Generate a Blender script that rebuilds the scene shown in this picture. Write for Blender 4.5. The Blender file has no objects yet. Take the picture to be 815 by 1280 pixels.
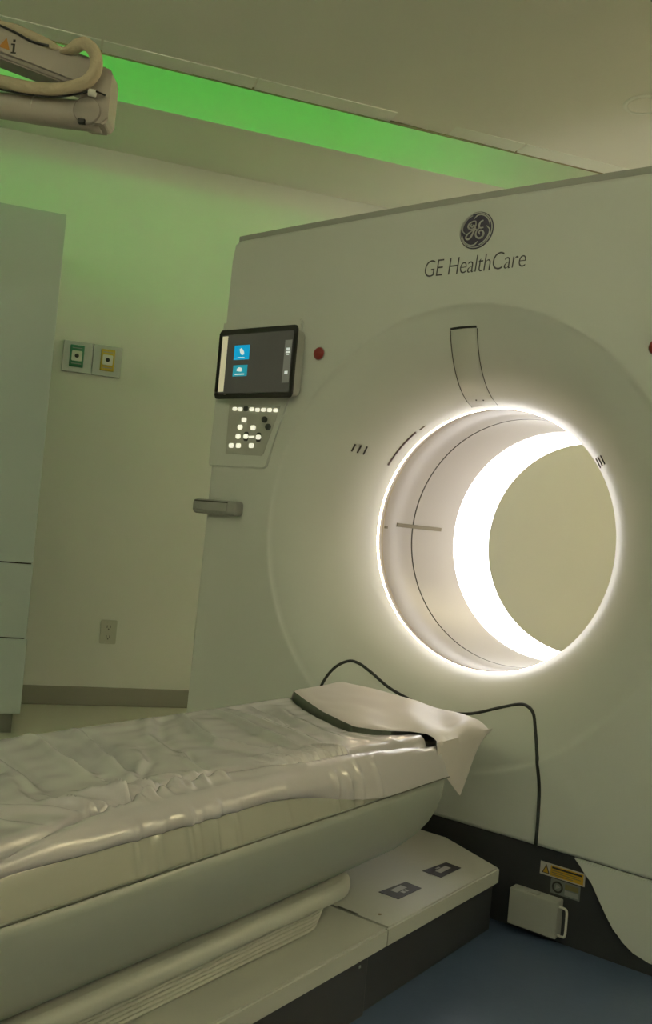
import bpy, bmesh, math, random
import numpy as np
from mathutils import Vector, Matrix, noise

random.seed(7)
scene = bpy.context.scene
COL = scene.collection

# ------------------------------------------------------------------ camera
cam_data = bpy.data.cameras.new('camera')
cam = bpy.data.objects.new('camera', cam_data)
COL.objects.link(cam)
right = (0.79953, 0.59387, 0.08979)
down = (0.05947, 0.07049, -0.99574)
fwd = (-0.59767, 0.80146, 0.02104)
cam.matrix_world = Matrix((
    (right[0], -down[0], -fwd[0], 1.251),
    (right[1], -down[1], -fwd[1], -2.245),
    (right[2], -down[2], -fwd[2], 0.98),
    (0, 0, 0, 1)))
cam_data.sensor_fit = 'VERTICAL'
cam_data.sensor_height = 36.0
cam_data.sensor_width = 36.0
cam_data.lens = 36.0 * 1137.0 / 1280.0
cam_data.clip_start = 0.02
scene.camera = cam

# ------------------------------------------------------------------ world, exposure
world = bpy.data.worlds.new('world')
scene.world = world
world.use_nodes = True
world.node_tree.nodes['Background'].inputs[0].default_value = (0.5, 0.5, 0.4, 1)
world.node_tree.nodes['Background'].inputs[1].default_value = 0.05
scene.view_settings.view_transform = 'Standard'
scene.view_settings.look = 'None'
scene.view_settings.exposure = 0.0
scene.view_settings.gamma = 1.0
scene.view_settings.use_curve_mapping = False

CEILING_FILL = 0.5          # radiance of the ceiling troffers added out of view
CEILING_TINT = (1.0, 1.0, 0.64)
COVE_FILL_LEFT = 31.0             # uplight strips added on unseen wall ledges to brighten the ceiling
COVE_FILL_FRONT = 36.0
COVE_FILL_RIGHT = 118.0
GREEN_LED = 5.3
BORE_BAND = 4.2
BORE_RING = 19.0

# ------------------------------------------------------------------ helpers
ROOM = math.radians(54.53)    # the scanner stands turned in the room
ARM = math.radians(36.713)
BASE = {}


def srgb(r, g, b):
    def f(c):
        c /= 255.0
        return c / 12.92 if c <= 0.04045 else ((c + 0.055) / 1.055) ** 2.4
    return (f(r), f(g), f(b), 1.0)


MATS = {}


def material(name, color, rough=0.5, metal=0.0, spec=0.5, emit=None, strength=0.0,
             vary=0.0, vscale=3.0, bump=0.0, bscale=60.0, coat=0.0):
    m = bpy.data.materials.new(name)
    m.use_nodes = True
    nt = m.node_tree
    b = nt.nodes['Principled BSDF']
    c = tuple(color) if len(color) == 4 else (*color, 1.0)
    b.inputs['Base Color'].default_value = c
    b.inputs['Roughness'].default_value = rough
    b.inputs['Metallic'].default_value = metal
    b.inputs['Specular IOR Level'].default_value = spec
    b.inputs['Coat Weight'].default_value = coat
    if emit is not None:
        b.inputs['Emission Color'].default_value = (*emit[:3], 1.0)
        b.inputs['Emission Strength'].default_value = strength
    tc = nt.nodes.new('ShaderNodeTexCoord')
    if vary > 0:
        nz = nt.nodes.new('ShaderNodeTexNoise')
        nz.inputs['Scale'].default_value = vscale
        nz.inputs['Detail'].default_value = 4
        nt.links.new(tc.outputs['Object'], nz.inputs['Vector'])
        mx = nt.nodes.new('ShaderNodeMix')
        mx.data_type = 'RGBA'
        mx.inputs['A'].default_value = tuple(x * (1 - vary) for x in c[:3]) + (1,)
        mx.inputs['B'].default_value = tuple(min(1, x * (1 + vary)) for x in c[:3]) + (1,)
        nt.links.new(nz.outputs['Fac'], mx.inputs['Factor'])
        nt.links.new(mx.outputs['Result'], b.inputs['Base Color'])
    if bump > 0:
        n2 = nt.nodes.new('ShaderNodeTexNoise')
        n2.inputs['Scale'].default_value = bscale
        n2.inputs['Detail'].default_value = 3
        nt.links.new(tc.outputs['Object'], n2.inputs['Vector'])
        bp = nt.nodes.new('ShaderNodeBump')
        bp.inputs['Strength'].default_value = bump
        bp.inputs['Distance'].default_value = 0.01
        nt.links.new(n2.outputs['Fac'], bp.inputs['Height'])
        nt.links.new(bp.outputs['Normal'], b.inputs['Normal'])
    MATS[name] = m
    return m


material('wall_paint', (0.82, 0.82, 0.77), 0.75, vary=0.02, bump=0.05, bscale=180)
material('ceiling_paint', (0.89, 0.88, 0.79), 0.85, vary=0.02, bump=0.08, bscale=140)
material('ceiling_panel', (0.93, 0.95, 0.86), 0.6, vary=0.02)
material('floor_beige', (0.60, 0.58, 0.49), 0.35, vary=0.05, vscale=2, bump=0.03)
material('floor_blue', (0.08, 0.115, 0.20), 0.42, vary=0.10, vscale=14, bump=0.03)
material('baseboard_vinyl', (0.33, 0.32, 0.27), 0.5)
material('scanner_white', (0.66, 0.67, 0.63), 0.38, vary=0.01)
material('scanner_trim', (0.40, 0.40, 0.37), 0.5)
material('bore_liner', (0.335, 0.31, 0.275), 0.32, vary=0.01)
material('bore_light', (0.9, 0.9, 0.9), 0.4, emit=(1.0, 0.97, 0.95), strength=BORE_BAND)
material('ring_light', (0.9, 0.85, 0.7), 0.3, emit=(1.0, 0.74, 0.47), strength=BORE_RING)
material('seam_dark', (0.06, 0.06, 0.05), 0.5)
material('seam_tan', (0.30, 0.24, 0.15), 0.5)
material('gasket_rubber', (0.018, 0.02, 0.018), 0.45)
material('black_plastic', (0.042, 0.042, 0.048), 0.5, vary=0.15, vscale=8)
material('bezel_black', (0.010, 0.010, 0.009), 0.3)
material('screen_glass', (0.02, 0.02, 0.018), 0.2, emit=(0.060, 0.058, 0.042), strength=0.6)
material('screen_white', (0.5, 0.48, 0.36), 0.4, emit=(0.46, 0.42, 0.26), strength=0.75)
material('screen_grey', (0.08, 0.08, 0.07), 0.4, emit=(0.10, 0.10, 0.075), strength=0.8)
material('screen_blue', (0.0, 0.2, 0.4), 0.4, emit=(0.0, 0.26, 0.46), strength=1.0)
material('screen_teal', (0.0, 0.2, 0.25), 0.4, emit=(0.01, 0.21, 0.28), strength=1.0)
material('screen_glyph', (0.5, 0.5, 0.5), 0.4, emit=(0.55, 0.62, 0.55), strength=0.9)
material('key_lit', (0.8, 0.8, 0.7), 0.4, emit=(0.85, 0.83, 0.66), strength=0.9)
material('key_dark', (0.05, 0.055, 0.05), 0.4)
material('red_button', (0.30, 0.02, 0.015), 0.3, coat=0.3)
material('handle_grey', (0.33, 0.33, 0.31), 0.5)
material('logo_navy', (0.045, 0.035, 0.075), 0.4)
material('logo_silver', (0.55, 0.54, 0.52), 0.35)
material('letter_ink', (0.05, 0.048, 0.055), 0.45)
material('strip_gloss', (0.62, 0.63, 0.58), 0.25, spec=0.5)
material('vent_dark', (0.05, 0.045, 0.04), 0.6)
material('slot_mauve', (0.16, 0.12, 0.13), 0.5)
material('window_grey', (0.17, 0.15, 0.11), 0.25)
material('table_white', (0.47, 0.47, 0.425), 0.36, vary=0.02)
material('cradle_shell', (0.355, 0.375, 0.335), 0.26, vary=0.02)
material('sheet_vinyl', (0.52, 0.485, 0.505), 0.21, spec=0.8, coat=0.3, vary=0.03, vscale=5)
material('mattress_green', (0.12, 0.14, 0.105), 0.5)
material('pad_vinyl_glow', (0.66, 0.595, 0.575), 0.42, spec=0.5, vary=0.03, vscale=5)  # sheet vinyl made lighter: the bore's glow is put into the colour
material('rim_olive', (0.10, 0.10, 0.075), 0.5)
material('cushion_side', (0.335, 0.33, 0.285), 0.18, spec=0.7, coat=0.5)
material('label_black', (0.018, 0.018, 0.022), 0.4)
material('label_pale', (0.35, 0.35, 0.34), 0.5)
material('label_yellow', (0.60, 0.36, 0.03), 0.5)
material('label_white', (0.55, 0.52, 0.47), 0.5)
material('label_grey', (0.20, 0.22, 0.21), 0.5)
material('label_olive', (0.22, 0.20, 0.09), 0.5)
material('cabinet_laminate', (0.54, 0.60, 0.58), 0.5, vary=0.02)
material('cabinet_gap', (0.03, 0.03, 0.025), 0.7)
material('toe_kick_grey', (0.24, 0.24, 0.20), 0.6)
material('steel_plate', (0.42, 0.45, 0.42), 0.35, metal=0.3)
material('gas_green', (0.02, 0.20, 0.10), 0.45)
material('gas_yellow', (0.55, 0.40, 0.03), 0.45)
material('socket_white', (0.75, 0.75, 0.68), 0.4)
material('socket_dark', (0.02, 0.02, 0.02), 0.5)
material('outlet_ivory', (0.58, 0.58, 0.50), 0.4)
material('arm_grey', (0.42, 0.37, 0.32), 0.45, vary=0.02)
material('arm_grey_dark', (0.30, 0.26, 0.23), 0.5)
material('sleeve_fabric', (0.50, 0.42, 0.29), 0.85, vary=0.06, vscale=30, bump=0.3, bscale=120)
material('cable_black', (0.015, 0.014, 0.012), 0.5)
material('symbol_orange', (0.45, 0.20, 0.03), 0.5)
material('fill_diffuser', (0.9, 0.9, 0.85), 0.5, emit=CEILING_TINT, strength=CEILING_FILL)
material('cove_fill_left', (0.9, 0.9, 0.8), 0.5, emit=(0.97, 1.0, 0.73), strength=COVE_FILL_LEFT)
material('cove_fill_front', (0.9, 0.9, 0.8), 0.5, emit=(0.97, 1.0, 0.73), strength=COVE_FILL_FRONT)
material('cove_fill_right', (0.9, 0.85, 0.7), 0.5, emit=(1.0, 0.86, 0.56), strength=COVE_FILL_RIGHT)
material('green_led', (0.1, 0.9, 0.2), 0.5, emit=(0.055, 1.0, 0.085), strength=GREEN_LED)


def link(name, mesh, mat, parent=None, base=None, rot=0.0, smooth=False):
    """mesh coordinates are in the frame turned by rot; base is the object's origin in it"""
    if mat:
        mesh.materials.append(MATS[mat])
    o = bpy.data.objects.new(name, mesh)
    COL.objects.link(o)
    if parent is not None:
        b = BASE[parent.name]
        o.parent = parent
        BASE[o.name] = b
        mesh.transform(Matrix.Translation(-Vector(b)))
    else:
        b = tuple(base) if base is not None else (0, 0, 0)
        BASE[o.name] = b
        mesh.transform(Matrix.Translation(-Vector(b)))
        o.location = Matrix.Rotation(rot, 4, 'Z') @ Vector(b)
        o.rotation_euler = (0, 0, rot)
    if smooth:
        for p in mesh.polygons:
            p.use_smooth = True
    return o


def thing(name, label, cat, base, rot=0.0, group=None):
    o = bpy.data.objects.new(name, None)
    o.empty_display_size = 0.05
    COL.objects.link(o)
    o.location = Matrix.Rotation(rot, 4, 'Z') @ Vector(base)
    o.rotation_euler = (0, 0, rot)
    BASE[o.name] = tuple(base)
    tag(o, label, cat, group)
    return o


def tag(o, label, cat, group=None):
    o['label'] = label
    o['category'] = cat
    if group:
        o['group'] = group
    return o


def structure(o, label=None):
    o['kind'] = 'structure'
    if label:
        o['label'] = label
    return o


def pydata(name, verts, faces):
    me = bpy.data.meshes.new(name)
    me.from_pydata([tuple(v) for v in verts], [], faces)
    me.validate()
    me.update()
    return me


def bm_mesh(name, bm):
    bmesh.ops.recalc_face_normals(bm, faces=bm.faces[:])
    me = bpy.data.meshes.new(name)
    bm.to_mesh(me)
    bm.free()
    return me


def box_mesh(name, lo, hi, bevel=0.0, seg=2):
    bm = bmesh.new()
    bmesh.ops.create_cube(bm, size=1.0)
    c = [(a + b) / 2 for a, b in zip(lo, hi)]
    s = [abs(b - a) for a, b in zip(lo, hi)]
    for v in bm.verts:
        v.co = Vector((c[0] + v.co.x * s[0], c[1] + v.co.y * s[1], c[2] + v.co.z * s[2]))
    if bevel > 0:
        bmesh.ops.bevel(bm, geom=bm.edges[:], offset=min(bevel, min(s) * 0.45), segments=seg,
                        affect='EDGES', profile=0.5)
    return bm_mesh(name, bm)


def box(name, lo, hi, mat, parent=None, base=None, rot=0.0, bevel=0.0, seg=2):
    return link(name, box_mesh(name, lo, hi, bevel, seg), mat, parent, base, rot)


def prism_mesh(name, outline, axis, a0, a1, bevel=0.0):
    """extrude a 2D outline along an axis: 'y' outline=(x,z), 'z' outline=(x,y), 'x' outline=(y,z)"""
    bm = bmesh.new()

    def P(p, a):
        return {'y': (p[0], a, p[1]), 'z': (p[0], p[1], a), 'x': (a, p[0], p[1])}[axis]
    v0 = [bm.verts.new(P(p, a0)) for p in outline]
    v1 = [bm.verts.new(P(p, a1)) for p in outline]
    n = len(outline)
    f0 = bm.faces.new(v0)
    f1 = bm.faces.new(list(reversed(v1)))
    for i in range(n):
        bm.faces.new((v0[i], v0[(i + 1) % n], v1[(i + 1) % n], v1[i]))
    if bevel > 0:
        bmesh.ops.bevel(bm, geom=list(set(f0.edges[:] + f1.edges[:])), offset=bevel, segments=2, affect='EDGES')
    return bm_mesh(name, bm)


def prism(name, outline, axis, a0, a1, mat, parent=None, base=None, rot=0.0, bevel=0.0):
    return link(name, prism_mesh(name, outline, axis, a0, a1, bevel), mat, parent, base, rot)


def catmull(pts, n=6, closed=False):
    pts = [Vector(p) for p in pts]
    out = []
    m = len(pts)
    rng = m if closed else m - 1
    for i in range(rng):
        if closed:
            p0, p1, p2, p3 = pts[(i - 1) % m], pts[i], pts[(i + 1) % m], pts[(i + 2) % m]
        else:
            p0 = pts[max(i - 1, 0)]
            p1, p2 = pts[i], pts[i + 1]
            p3 = pts[min(i + 2, m - 1)]
        for k in range(n):
            t = k / n
            out.append(0.5 * ((2 * p1) + (p2 - p0) * t + (2 * p0 - 5 * p1 + 4 * p2 - p3) * t * t
                              + (3 * p1 - p0 - 3 * p2 + p3) * t ** 3))
    if not closed:
        out.append(pts[-1])
    return out


def tube_mesh(name, pts, radius, seg=8, closed=False, flat=1.0):
    pts = [Vector(p) for p in pts]
    n = len(pts)
    rad = radius if isinstance(radius, (list, tuple)) else [radius] * n
    verts, faces = [], []
    up = Vector((0, 0, 1))
    prev = None
    for i, p in enumerate(pts):
        a = pts[i - 1] if (i > 0 or closed) else p
        b = pts[(i + 1) % n] if (i < n - 1 or closed) else p
        t = (b - a).normalized()
        if prev is None:
            ref = up if abs(t.dot(up)) < 0.9 else Vector((1, 0, 0))
            side = t.cross(ref).normalized()
        else:
            side = (prev - t * prev.dot(t)).normalized()
        prev = side
        nor = side.cross(t).normalized()
        for k in range(seg):
            ang = 2 * math.pi * k / seg
            verts.append(p + side * (math.cos(ang) * rad[i]) + nor * (math.sin(ang) * rad[i] * flat))
    rings = n if closed else n - 1
    for i in range(rings):
        j = (i + 1) % n
        for k in range(seg):
            l = (k + 1) % seg
            faces.append((i * seg + k, i * seg + l, j * seg + l, j * seg + k))
    if not closed:
        faces.append(tuple(reversed(range(seg))))
        faces.append(tuple((n - 1) * seg + k for k in range(seg)))
    return pydata(name, verts, faces)


def tube(name, pts, radius, mat, parent=None, base=None, rot=0.0, seg=8, closed=False, flat=1.0):
    return link(name, tube_mesh(name, pts, radius, seg, closed, flat), mat, parent, base, rot, smooth=True)


AX, AZ = 0.0, 1.0             # bore axis, parallel to Y


def lathe_mesh(name, prof, seg=128, cx=AX, cz=AZ, axis='y', closed_prof=False):
    """prof = [(r, y)] turned about the bore axis (or about any axis 'y' through cx, cz)"""
    verts, faces = [], []
    n = len(prof)
    for k in range(seg):
        a = 2 * math.pi * k / seg
        for r, y in prof:
            verts.append((cx + r * math.cos(a), y, cz + r * math.sin(a)))
    m = n if closed_prof else n - 1
    for k in range(seg):
        l = (k + 1) % seg
        for i in range(m):
            j = (i + 1) % n
            faces.append((k * n + i, k * n + j, l * n + j, l * n + i))
    me = pydata(name, verts, faces)
    return me


def lathe(name, prof, mat, parent=None, base=None, rot=0.0, seg=128, cx=AX, cz=AZ, closed_prof=False, smooth=True):
    me = lathe_mesh(name, prof, seg, cx, cz, closed_prof=closed_prof)
    o = link(name, me, mat, parent, base, rot, smooth=smooth)
    return o


def round_rect(x0, x1, y0, y1, r, n=5):
    out = []
    for cx, cy, a0 in ((x1 - r, y1 - r, 0), (x0 + r, y1 - r, 90), (x0 + r, y0 + r, 180), (x1 - r, y0 + r, 270)):
        for k in range(n + 1):
            a = math.radians(a0 + 90 * k / n)
            out.append((cx + r * math.cos(a), cy + r * math.sin(a)))
    return out


# ================================================================== ROOM SHELL (room frame u, n, z)
UL, UR, NB, NF = -3.6, 3.6, -3.7, 2.40
floor = structure(box('floor', (UL, NB, -0.05), (UR, NF, 0.0), 'floor_beige', None, (0, 0, 0), ROOM))
# blue vinyl field laid around the scanner, drawn in scanner axes as part of the floor
bz_poly = []
for x, y in ((-0.05, -3.1), (2.6, -3.1), (2.6, 1.7), (-0.05, 1.7)):
    v = Matrix.Rotation(-ROOM, 4, 'Z') @ Vector((x, y, 0))
    bz_poly.append((max(UL + .01, min(UR - .01, v.x)), max(NB + .01, min(NF - .01, v.y))))
prism('blue_vinyl_field', bz_poly, 'z', 0.0, 0.0015, 'floor_blue', floor)

structure(box('wall_back', (UL - 0.1, NF, -0.05), (UR + 0.1, NF + 0.1, 3.1), 'wall_paint', None, (0, NF, 0), ROOM))
structure(box('wall_left', (UL - 0.1, NB, -0.05), (UL, NF, 3.1), 'wall_paint', None, (UL, 0, 0), ROOM))
structure(box('wall_right', (UR, NB, -0.05), (UR + 0.1, NF, 3.1), 'wall_paint', None, (UR, 0, 0), ROOM))
structure(box('wall_front', (UL - 0.1, NB - 0.1, -0.05), (UR + 0.1, NB, 3.1), 'wall_paint', None, (0, NB, 0), ROOM))
structure(box('baseboard_back', (-1.08, NF - 0.012, 0.0), (UR, NF, 0.093), 'baseboard_vinyl', None, (0, NF, 0), ROOM, bevel=0.004))

# ceiling with a lit slot along the back wall
ZC = 2.75
ceiling = structure(box('ceiling', (UL, NB, ZC), (UR, 1.300, ZC + 0.03), 'ceiling_paint', None, (0, 0, ZC), ROOM))
box('slot_back', (UL, 1.05, ZC + 0.03), (UR, 1.08, 3.10), 'ceiling_paint', ceiling)
box('slot_top', (UL, 1.05, 3.07), (UR, 1.86, 3.10), 'ceiling_paint', ceiling)
box('soffit', (UL, 1.82, 2.80), (UR, NF, 3.10), 'ceiling_paint', ceiling)
u = -3.435
k = 0
while u < 3.4:
    drop = 0.0
    me = box_mesh('edge_panel', (u + 0.005, 1.216, ZC - 0.004), (u + 0.600, 1.306, ZC + 0.000), 0.0)
    p = link('edge_panel', me, 'ceiling_panel', ceiling)
    if abs(u - 0.195) < 0.02:
        # one panel hangs a little proud at its left end
        me.transform(Matrix.Translation(Vector((u + 0.6, 1.216, -0.01))) @ Matrix.Rotation(0.012, 4, 'Y')
                     @ Matrix.Translation(Vector((-u - 0.6, -1.216, 0.01))))
    u += 0.605

box('lip_bead', (UL, 1.3062, ZC - 0.008), (UR, 1.312, ZC + 0.03), 'seam_tan', ceiling)
# recessed ceiling speaker
sp = thing('ceiling_speaker', 'round white recessed speaker ring in the ceiling above the scanner', 'ceiling speaker',
           (1.015, 0.69, ZC), ROOM)
ring = []
for r, z in ((0.062, ZC), (0.062, ZC - 0.003), (0.076, ZC - 0.005), (0.080, ZC)):
    ring.append((r, z))


def vlathe_mesh(name, prof, cx, cy, seg=48, cap=False):
    verts, faces = [], []
    n = len(prof)
    for k in range(seg):
        a = 2 * math.pi * k / seg
        for r, z in prof:
            verts.append((cx + r * math.cos(a), cy + r * math.sin(a), z))
    for k in range(seg):
        l = (k + 1) % seg
        for i in range(n - 1):
            faces.append((k * n + i, l * n + i, l * n + i + 1, k * n + i + 1))
    if cap:
        faces.append(tuple(k * n for k in range(seg)))
        faces.append(tuple(k * n + n - 1 for k in reversed(range(seg))))
    return pydata(name, verts, faces)


link('bezel_ring', vlathe_mesh('bezel_ring', ring, 1.015, 0.69), 'ceiling_panel', sp, smooth=True)
link('grille', vlathe_mesh('grille', [(0.061, ZC - 0.001), (0.061, ZC - 0.0035), (0.03, ZC - 0.0045)], 1.015, 0.69, cap=True),
     'ceiling_paint', sp)

# green LED strip hidden in the slot
tag(box('led_strip', (UL + 0.1, 1.080, 2.925), (0.95, 1.095, 2.965), 'green_led', None, (-1.3, 1.085, 2.945), ROOM),
    'long green light strip tucked inside the slot along the ceiling edge', 'light strip')


# dim ceiling troffers, added out of view as fill light
def fill_troffer(un, nn, label, mat, group, w=1.2, d=0.6):
    t = thing('added_ceiling_light', label, 'added ceiling light', (un, nn, ZC), ROOM, group)
    x0, x1, y0, y1 = un - w / 2, un + w / 2, nn - d / 2, nn + d / 2
    bm = bmesh.new()
    o = [bm.verts.new((x, y, ZC - 0.012)) for x, y in ((x0, y0), (x1, y0), (x1, y1), (x0, y1))]
    i = [bm.verts.new((x, y, ZC - 0.012)) for x, y in ((x0 + .03, y0 + .03), (x1 - .03, y0 + .03), (x1 - .03, y1 - .03), (x0 + .03, y1 - .03))]
    q = [bm.verts.new((v.co.x, v.co.y, ZC)) for v in o]
    r = [bm.verts.new((v.co.x, v.co.y, ZC)) for v in i]
    for a in range(4):
        b = (a + 1) % 4
        bm.faces.new((o[a], o[b], i[b], i[a]))
        bm.faces.new((o[a], q[a], q[b], o[b]))
        bm.faces.new((i[a], i[b], r[b], r[a]))
    link('frame', bm_mesh('frame', bm), 'ceiling_panel', t)
    box('diffuser', (x0 + .03, y0 + .03, ZC - 0.008), (x1 - .03, y1 - .03, ZC), mat, t)
    return t


for un, lab in ((-2.4, 'added dim rectangular ceiling light nearest the left wall'),
                (-0.4, 'added dim rectangular ceiling light above the patient table foot'),
                (1.6, 'added dim rectangular ceiling light in front of the scanner right side')):
    fill_troffer(un, -1.7, lab, 'fill_diffuser', 'added ceiling lights in front of the scanner')
# added fill lighting: unseen wall ledges with strips shining up at the ceiling
LZ0 = 2.36
for nm, lo, hi, slo, shi, mt, lab in (
        ('added_ledge_1', (UL, NB, LZ0), (UL + 0.16, NF, LZ0 + 0.03), (UL + 0.05, NB + 0.1, LZ0 + 0.03), (UL + 0.09, 0.3, LZ0 + 0.04), 'cove_fill_left',
         'added long warm light strip on the ledge of the left wall'),
        ('added_ledge_2', (UL + 0.16, NB, LZ0), (UR - 0.16, NB + 0.16, LZ0 + 0.03), (UL + 0.2, NB + 0.05, LZ0 + 0.03), (UR - 0.2, NB + 0.09, LZ0 + 0.04), 'cove_fill_front',
         'added long warm light strip on the ledge of the wall opposite the scanner'),
        ('added_ledge_3', (UR - 0.16, NB, LZ0), (UR, NF, LZ0 + 0.03), (UR - 0.09, NB + 0.1, LZ0 + 0.03), (UR - 0.05, NF - 0.1, LZ0 + 0.04), 'cove_fill_right',
         'added long amber light strip on the ledge of the right wall')):
    c0 = tuple((p_ + q_) / 2 for p_, q_ in zip(lo, hi))
    led = structure(box(nm, lo, hi, 'wall_paint', None, c0, ROOM))
    ul, uh = {'added_ledge_1': ((hi[0] - 0.015, lo[1], hi[2]), (hi[0], hi[1], hi[2] + 0.045)),
              'added_ledge_2': ((lo[0], hi[1] - 0.015, hi[2]), (hi[0], hi[1], hi[2] + 0.045)),
              'added_ledge_3': ((lo[0], lo[1], hi[2]), (lo[0] + 0.015, hi[1], hi[2] + 0.045))}[nm]
    box('added_upstand', ul, uh, 'wall_paint', led)  # added lip that keeps the strips' light off the walls
    c0 = tuple((p_ + q_) / 2 for p_, q_ in zip(slo, shi))
    tag(box('added_uplight_strip', slo, shi, mt, None, c0, ROOM), lab, 'light strip', 'added uplight strips on the wall ledges')

# ================================================================== CT SCANNER (world frame)
G = thing('ct_scanner', 'large white CT scanner gantry with glowing round bore and black base', 'CT scanner', (0, 0.5, 0))
BELL = 0.645


def bell(r):
    if r >= BELL + 0.012:
        return 0.0
    if r >= BELL:
        t = (r - BELL) / 0.012
        return 0.005 * (1 - t) ** 2
    q = min(1.0, (BELL - r) / 0.245)
    return 0.005 + 0.053 * q + 0.212 * (1 - math.sqrt(max(0.0, 1 - q * q)))


ZB = 0.224


def side_x(z):
    return 0.943 + (0.922 - 0.943) * (z - 0.3) / 1.65


def top_z(x, h=1.940):
    return h + 0.012 * (1 - (x / 0.93) ** 2)


def outline_point(a):
    """where the ray from the bore axis at angle a meets the cover outline (rounded top corners)"""
    dx, dz = math.cos(a), math.sin(a)
    lo, hi = 0.66, 2.5
    cr = 0.03
    for _ in range(48):
        m = (lo + hi) / 2
        x, z = dx * m, AZ + dz * m
        sx, tz = side_x(z), top_z(x)
        inside = abs(x) < sx and ZB < z < tz
        if inside and abs(x) > sx - cr and z > tz - cr:
            inside = (abs(x) - (sx - cr)) ** 2 + (z - (tz - cr)) ** 2 < cr * cr
        if inside:
            lo = m
        else:
            hi = m
    return lo


angs = [2 * math.pi * k / 240 for k in range(240)]
for cx, cz in ((0.922, 1.94), (-0.922, 1.94), (0.943, ZB), (-0.943, ZB)):
    a = math.atan2(cz - AZ, cx) % (2 * math.pi)
    i = min(range(len(angs)), key=lambda q: abs(angs[q] - a))
    angs[i] = a
radii = []
for i in range(31):
    radii.append(0.400 + 0.245 * (1 - math.sin(math.pi / 2 * i / 30)) if False else BELL - 0.245 * math.sin(math.pi / 2 * (1 - i / 30)))
radii += [BELL + 0.003, BELL + 0.006, BELL + 0.009, BELL + 0.013]
NR = len(radii)
extra = [0.25, 0.5, 0.75, 0.93, 0.99, 1.0]
fv, ff = [], []
RO = [outline_point(a) for a in angs]
for a, ro in zip(angs, RO):
    for r in radii:
        fv.append((r * math.cos(a), bell(r), AZ + r * math.sin(a)))
    r0 = radii[-1]
    for t in extra:
        r = r0 + (ro - 0.012 - r0) * t
        fv.append((r * math.cos(a), 0.0, AZ + r * math.sin(a)))
    r = ro - 0.004
    fv.append((r * math.cos(a), 0.004, AZ + r * math.sin(a)))
    fv.append((ro * math.cos(a), 0.014, AZ + ro * math.sin(a)))
    fv.append((ro * math.cos(a), 0.030, AZ + ro * math.sin(a)))
M = NR + len(extra) + 3
for k in range(len(angs)):
    l = (k + 1) % len(angs)
    for i in range(M - 1):
        ff.append((k * M + i, k * M + i + 1, l * M + i + 1, l * M + i))

GASKET = [(-.400, ZB), (-.402, .34), (-.400, .43), (-.390, .505), (-.366, .562), (-.332, .590), (-.300, .588), (-.255, .567),
          (-.177, .529), (-.064, .501), (0.01, .497), (.089, .508), (.167, .538), (.222, .558), (.252, .561), (.279, .549),
          (.296, .520), (.316, .465), (.334, .385), (.339, .30), (.339, ZB)]


def in_poly(x, z, poly):
    c = False
    j = len(poly) - 1
    for i in range(len(poly)):
        if (poly[i][1] > z) != (poly[j][1] > z) and \
           x < (poly[j][0] - poly[i][0]) * (z - poly[i][1]) / (poly[j][1] - poly[i][1]) + poly[i][0]:
            c = not c
        j = i
    return c


def sub_mesh(name, verts, faces):
    used = {}
    nv, nf = [], []
    for f in faces:
        g = []
        for i in f:
            if i not in used:
                used[i] = len(nv)
                nv.append(verts[i])
            g.append(used[i])
        nf.append(tuple(g))
    return pydata(name, nv, nf)


fa, fb = [], []
for f in ff:
    x = sum(fv[i][0] for i in f) / 4
    z = sum(fv[i][2] for i in f) / 4
    (fb if in_poly(x, z, GASKET) else fa).append(f)
link('front_cover', sub_mesh('front_cover', fv, fa), 'scanner_white', G, smooth=True)
link('table_recess_panel', sub_mesh('table_recess_panel', fv, fb), 'scanner_white', G, smooth=True)
gp = catmull([(x, z, 0) for x, z in GASKET], 5)
tube('gasket', [(p.x, bell(math.hypot(p.x, p.y - AZ)) + 0.0005, p.y) for p in gp], 0.0048, 'gasket_rubber', G)

# shell: sides, top, back
YB = 1.10
sv, sf = [], []
for a, ro in zip(angs, RO):
    for r, y in ((ro - 0.003, 0.03), (ro - 0.003, YB - 0.03), (ro - 0.03, YB), (0.52, YB), (0.45, YB - 0.015), (0.403, YB - 0.03)):
        sv.append((r * math.cos(a), y, AZ + r * math.sin(a)))
for k in range(len(angs)):
    l = (k + 1) % len(angs)
    for i in range(5):
        sf.append((k * 6 + i, k * 6 + i + 1, l * 6 + i + 1, l * 6 + i))
link('body_shell', pydata('body_shell', sv, sf), 'scanner_white', G)

# top trim: darker cap along the top, set back from the face
xs = [-0.915 + 1.83 * i / 40 for i in range(41)]
cap = [(x, top_z(x, 1.930)) for x in xs] + [(x, top_z(x, 1.963)) for x in reversed(xs)]
prism('top_cap', cap, 'y', 0.022, YB - 0.02, 'scanner_trim', G)

# bore
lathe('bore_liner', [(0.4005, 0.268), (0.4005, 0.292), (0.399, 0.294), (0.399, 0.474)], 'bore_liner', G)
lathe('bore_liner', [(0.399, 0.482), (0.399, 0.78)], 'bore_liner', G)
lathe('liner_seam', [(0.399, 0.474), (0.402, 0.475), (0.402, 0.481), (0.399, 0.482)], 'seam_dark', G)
lathe('rim_seam', [(0.3990, 0.288), (0.3984, 0.290), (0.3990, 0.293)], 'seam_tan', G)
lathe('light_band', [(0.399, 0.780), (0.396, 0.785), (0.396, 1.06), (0.400, 1.072)], 'bore_light', G)
lathe('rim_light', [(0.4003, 0.261), (0.3985, 0.263), (0.3985, 0.2685), (0.4003, 0.2705)], 'ring_light', G)


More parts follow.
